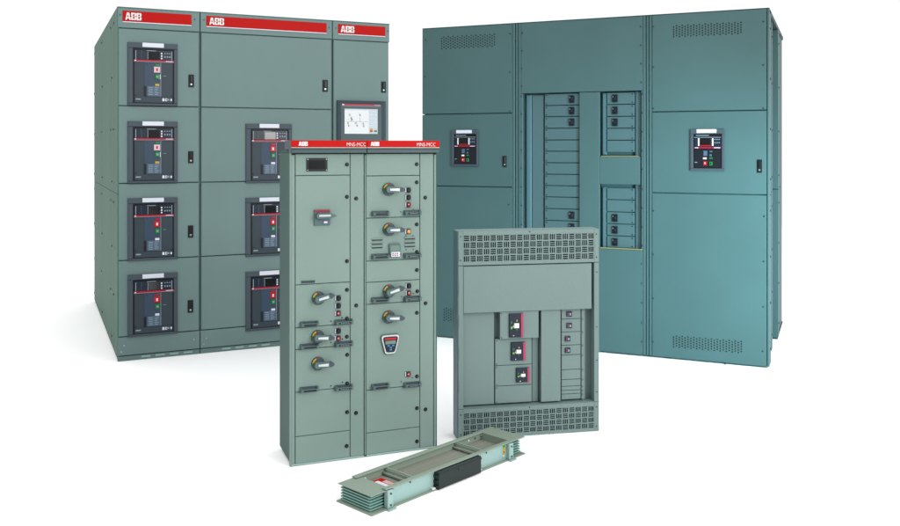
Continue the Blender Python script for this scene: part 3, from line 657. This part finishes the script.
    xl, xr = U(564.4), U(583.2); ys = [311.5,321.5,334.4,347.5,357.2,371.7,381.5,388.2,392.2,395.8]; zs = [min(zz, P.Z(574,q)) for q in ys]+[zb+.012]
    for i in range(10):
        p = plate(xl, xr, zs[i+1]+.0014, zs[i]-.0014, .036); 
        if i < 4:
            zc = (zs[i]+zs[i+1])/2; xc = U(571.8 if i < 2 else 570.2); s = MB(); s.box(xc-.016, xc+.016, .027, .036, zc-.015, zc+.015, 'navy', .001); s.box(xc-.014, xc-.008, .026, .027, zc-.013, zc+.013, 'bezel')
            s.box(xc-.002, xc+.009, .02, .027, zc-.007, zc+.007, 'ink', .001); s.box(xc-.007, xc-.004, .026, .027, zc-.01, zc+.01, 'pink'); s.build('small_breaker', p)
    s = MB(); s.box(U(584.3), U(587.5), .04, dp+.019, zb+.01, zz, 'encl')
    for z in zs: s.disc(U(585.5), z-.006, .0045, .034, .04, 'enclin', 8)
    s.build('wire_channel', t)
    return t
build_panelboard()

# ------------------------------------------------------------------ 5. busway section lying on the floor
def build_busway():
    W, D, H = 1.135, .246, .092
    t = thing('busway_section', 'short grey busway trough with a black side cover, lying on the floor in front',
              'busway', (-.5216-.02, 4.2178+.016, 0), .8172)
    P = Plane([(344,482.5),(494.3,420.7),(523.4,440.5),(369.7,505)], [(0,0),(W,0),(W,-D),(0,-D)])
    e0 = P(372, 488)[0]; e1 = P(501, 432)[0]
    bl = e0-.015                      # body ends
    br = P(509,446.5)[0]
    top, tk = H, .004
    def zbox(mb, x0, x1, y0, y1, z0, z1, m): mb.box(x0, x1, y0, y1, z0, z1, m)
    ox0 = (P(366,479.6)[0]+P(385.6,494.8)[0])/2; ox1 = (P(483.8,428)[0]+P(502.4,444)[0])/2
    oy0, oy1 = -.03, -D+.028
    # top frame: rails around the opening and the two end tongues
    mb = MB()
    mb.box(bl, ox1+.05, oy0, 0, top, top+.006, 'bus', .002); mb.box(bl, ox1+.05, -D, oy1, top, top+.006, 'bus', .002)
    mb.box(ox1, W, oy1, oy0, top, top+.0058, 'bus'); mb.box(ox1+.05, W, -D, oy1, top, top+.0059, 'bus'); mb.box(ox1+.05, W, oy0, 0, top, top+.0059, 'bus')
    mb.box(0, ox0, -D+.003, -.003, top-.006, top-.002, 'bus'); mb.build('top_frame', t)
    # side plates, floor of the trough, bottom plate
    mb = MB(); mb.box(bl+.004, br, -D+.014, -D+.018, .006, top, 'steel'); mb.build('side_plate', t)
    mb = MB(); mb.box(bl+.004, br, -.018, -.014, .006, top, 'bus'); mb.build('side_plate', t)
    mb = MB(); mb.box(bl+.004, br, -D+.018, -.018, top-.038, top-.034, 'busin')
    for yy in (-.075, -.125): mb.box(bl+.01, br-.01, yy, yy+.003, top-.034, top-.0325, 'bus')
    mb.build('trough_floor', t)
    mb = MB(); mb.box(ox1, ox1+.004, oy1, oy0, top-.034, top, 'bus'); mb.build('end_wall', t)
    mb = MB(); mb.box(ox0-.004, ox0, oy1, oy0, top-.034, top-.006, 'bus'); mb.build('end_wall', t)
    mb = MB(); mb.box(-.004, W, -D-.006, .004, 0.001, .006, 'bus', .001); mb.build('bottom_plate', t)
    # stacked conductor tongues, both ends
    for a, b in ((.01, bl+.004), (br, W-.012)):
        for k in range(5):
            z = .012+k*.0135; mb = MB(); off = .004*k*(1 if a < .1 else -1)
            mb.box(a+off*0, b, -D+.02+.001*k, -.012, z, z+.005, 'fin', .001); mb.build('conductor_bar', t)
    # cross braces
    for f0, f1 in (((388,469),(405,482)), ((458,440.5),(475,454))):
        xc = (P(*f0)[0]+P(*f1)[0])/2; mb = MB()
        mb.box(xc-.012, xc+.012, -D+.018, -.018, top-.016, top-.004, 'bus', .004)
        mb.box(xc-.005, xc+.005, -D+.018, -.018, top-.004, top+.001, 'bus', .002); mb.box(xc-.026, xc-.014, -D+.018, -.018, top-.026, top-.018, 'bus', .002)
        mb.build('cross_brace', t)
    # upright joint brackets on the near side, with a folded foot
    for xa, sgn in ((bl+.002, 1), (br-.035, -1)):
        mb = MB(); mb.box(xa, xa+.034, -D-.012, -D+.014, .008, top-.002, 'steel', .003); mb.box(xa-.006, xa+.042, -D-.028, -D-.012, .004, .008, 'steel')
        o = mb.build('joint_bracket', t); s = MB()
        s.disc(xa+.017, top-.016, .005, -D-.016, -D-.012, 'slate', 12); s.build('bolt', o); s = MB(); s.disc(xa+.017, .022, .005, -D-.016, -D-.012, 'slate', 12); s.build('bolt', o)
    for x, z, m in ((bl+.052, top-.012, 'slate'), (bl+.05, .035, 'white'), (bl+.17, top-.01, 'slate'), (br-.2, top-.01, 'slate'), (br-.06, .03, 'white'), (br-.055, top-.012, 'slate')):
        s = MB(); s.disc(x, z, .0045, -D+.010, -D+.014, m, 12); s.build('rivet', t)
    for x, m in ((ox0+.03, 'letter'), (ox1-.1, 'letter'), (ox1-.045, 'slate')):
        s = MB(); s.disc(x, top-.018, .005, -.022, -.018, m, 12); s.build('rivet', t)
    # black clip-on cover
    Q = Plane([(387,497.7),(509,446.5),(509,467),(387,516)], [(P(387,497.7)[0],top),(br,top),(br,.0),(P(387,497.7)[0],.0)])
    x0, x1 = Q(424.5,490)[0], Q(469.5,473)[0]
    mb = MB(); mb.box(x0+.006, x1-.006, -D-.02, -D+.014, .004, top-.001, 'cover', .004); mb.box(x0+.006, x1-.006, -D-.022, -D-.02, top-.016, top-.008, 'cover')
    for x in (x0, x1-.014):
        for z in (.01, .034, .062): mb.box(x, x+.014, -D-.014, -D+.014, z, z+.014, 'cover', .002)
    mb.box((x0+x1)/2-.02, (x0+x1)/2+.02, -D-.024, -D-.02, top-.026, top-.016, 'cover', .002)
    cv = mb.build('side_cover', t)
    for a, b in ((x0-.022, x0-.002), (x1+.002, x1+.014)):
        s = MB(); s.box(a, b, -D-.004, -D+.012, .008, .014, 'letter'); s.build('clip', cv)
    # yellow and lime sticker by the right bracket, red notice in the trough
    mb = MB(); mb.box(br-.062, br-.044, -D+.0125, -D+.0138, .035, top-.006, 'yellow'); mb.box(br-.062, br-.044, -D+.0118, -D+.0138, top-.022, top-.006, 'lime')
    mb.box(br-.058, br-.05, -D+.0118, -D+.0138, .042, .052, 'redbtn'); mb.build('rating_sticker', t)
    mb = MB(); z = top-.0338; a, b = ox0+.012, ox0+.11
    mb.box(a, b, -.185, -.05, z, z+.002, 'white'); z += .002
    mb.box(a, a+.014, -.185, -.05, z, z+.001, 'red'); mb.box(a, b, -.064, -.05, z, z+.0012, 'red'); mb.box(b-.034, b, -.185, -.064, z, z+.0011, 'red'); mb.box(a+.014, b-.034, -.185, -.178, z, z+.001, 'red')
    for i in range(4): mb.box(b-.03+i*.007, b-.027+i*.007, -.17+.01*(i % 2), -.09, z+.0012, z+.0016, 'letter')
    mb.build('warning_notice', t)
    return t
build_busway()

# ------------------------------------------------------------------ setting
fl = MB(); fl.add([(-14,-6,0),(14,-6,0),(14,19,0),(-14,19,0)], [(0,1,2,3)], 'floor'); f = fl.build('floor'); f['kind'] = 'structure'

w = bpy.data.worlds.new('World'); sc.world = w; w.use_nodes = True
nt = w.node_tree; bg = nt.nodes['Background']
tc = nt.nodes.new('ShaderNodeTexCoord'); sp = nt.nodes.new('ShaderNodeSeparateXYZ'); mr = nt.nodes.new('ShaderNodeMapRange')
mr.inputs['From Min'].default_value = .3; mr.inputs['From Max'].default_value = .75; mr.inputs['To Min'].default_value = .3; mr.inputs['To Max'].default_value = 1.1
nt.links.new(tc.outputs['Generated'], sp.inputs[0]); nt.links.new(sp.outputs['Y'], mr.inputs['Value']); nt.links.new(mr.outputs[0], bg.inputs['Strength'])
bg.inputs['Color'].default_value = (1, 1, 1, 1)

from mathutils import Vector
def area(name, loc, aim, size, power, col=(1,1,1), sy=None):
    l = bpy.data.lights.new(name, 'AREA'); l.energy = power; l.size = size; l.color = col
    if sy: l.shape = 'RECTANGLE'; l.size_y = sy
    o = bpy.data.objects.new(name, l); COL.objects.link(o); o.location = loc
    o.rotation_euler = (Vector(aim)-Vector(loc)).to_track_quat('-Z', 'Y').to_euler(); return o
area('overhead_softbox', (0, 7, 10), (0, 7, 0), 40, 7700, sy=40)
area('key_softbox', (5.2, -.3, 3.4), (-.8, 6, 1.2), 3.5, 430, (1, .99, .97))
s = bpy.data.lights.new('added_cyan_spot', 'SPOT'); s.energy = 1000; s.spot_size = R(62); s.spot_blend = 1; s.shadow_soft_size = .3; s.color = (.5, .9, 1)  # unseen cyan spot, added to brighten the teal board towards its right end
o = bpy.data.objects.new('added_cyan_spot', s); COL.objects.link(o); o.location = (3.3, 3.9, 1.2)
o.rotation_euler = (Vector((2.1, 7.0, .9))-Vector(o.location)).to_track_quat('-Z', 'Y').to_euler()

# ------------------------------------------------------------------ camera
cam = bpy.data.cameras.new('camera'); cam.sensor_width = 36; cam.lens = 880/900*36; cam.shift_y = -(263-148)/900; cam.clip_end = 500
co = bpy.data.objects.new('camera', cam); COL.objects.link(co); co.location = (0, 0, 1.7); co.rotation_euler = (R(90), 0, 0); sc.camera = co
sc.view_settings.view_transform = 'Standard'; sc.view_settings.look = 'None'; sc.view_settings.exposure = 0; sc.view_settings.gamma = 1
sc.cycles.max_bounces = 8
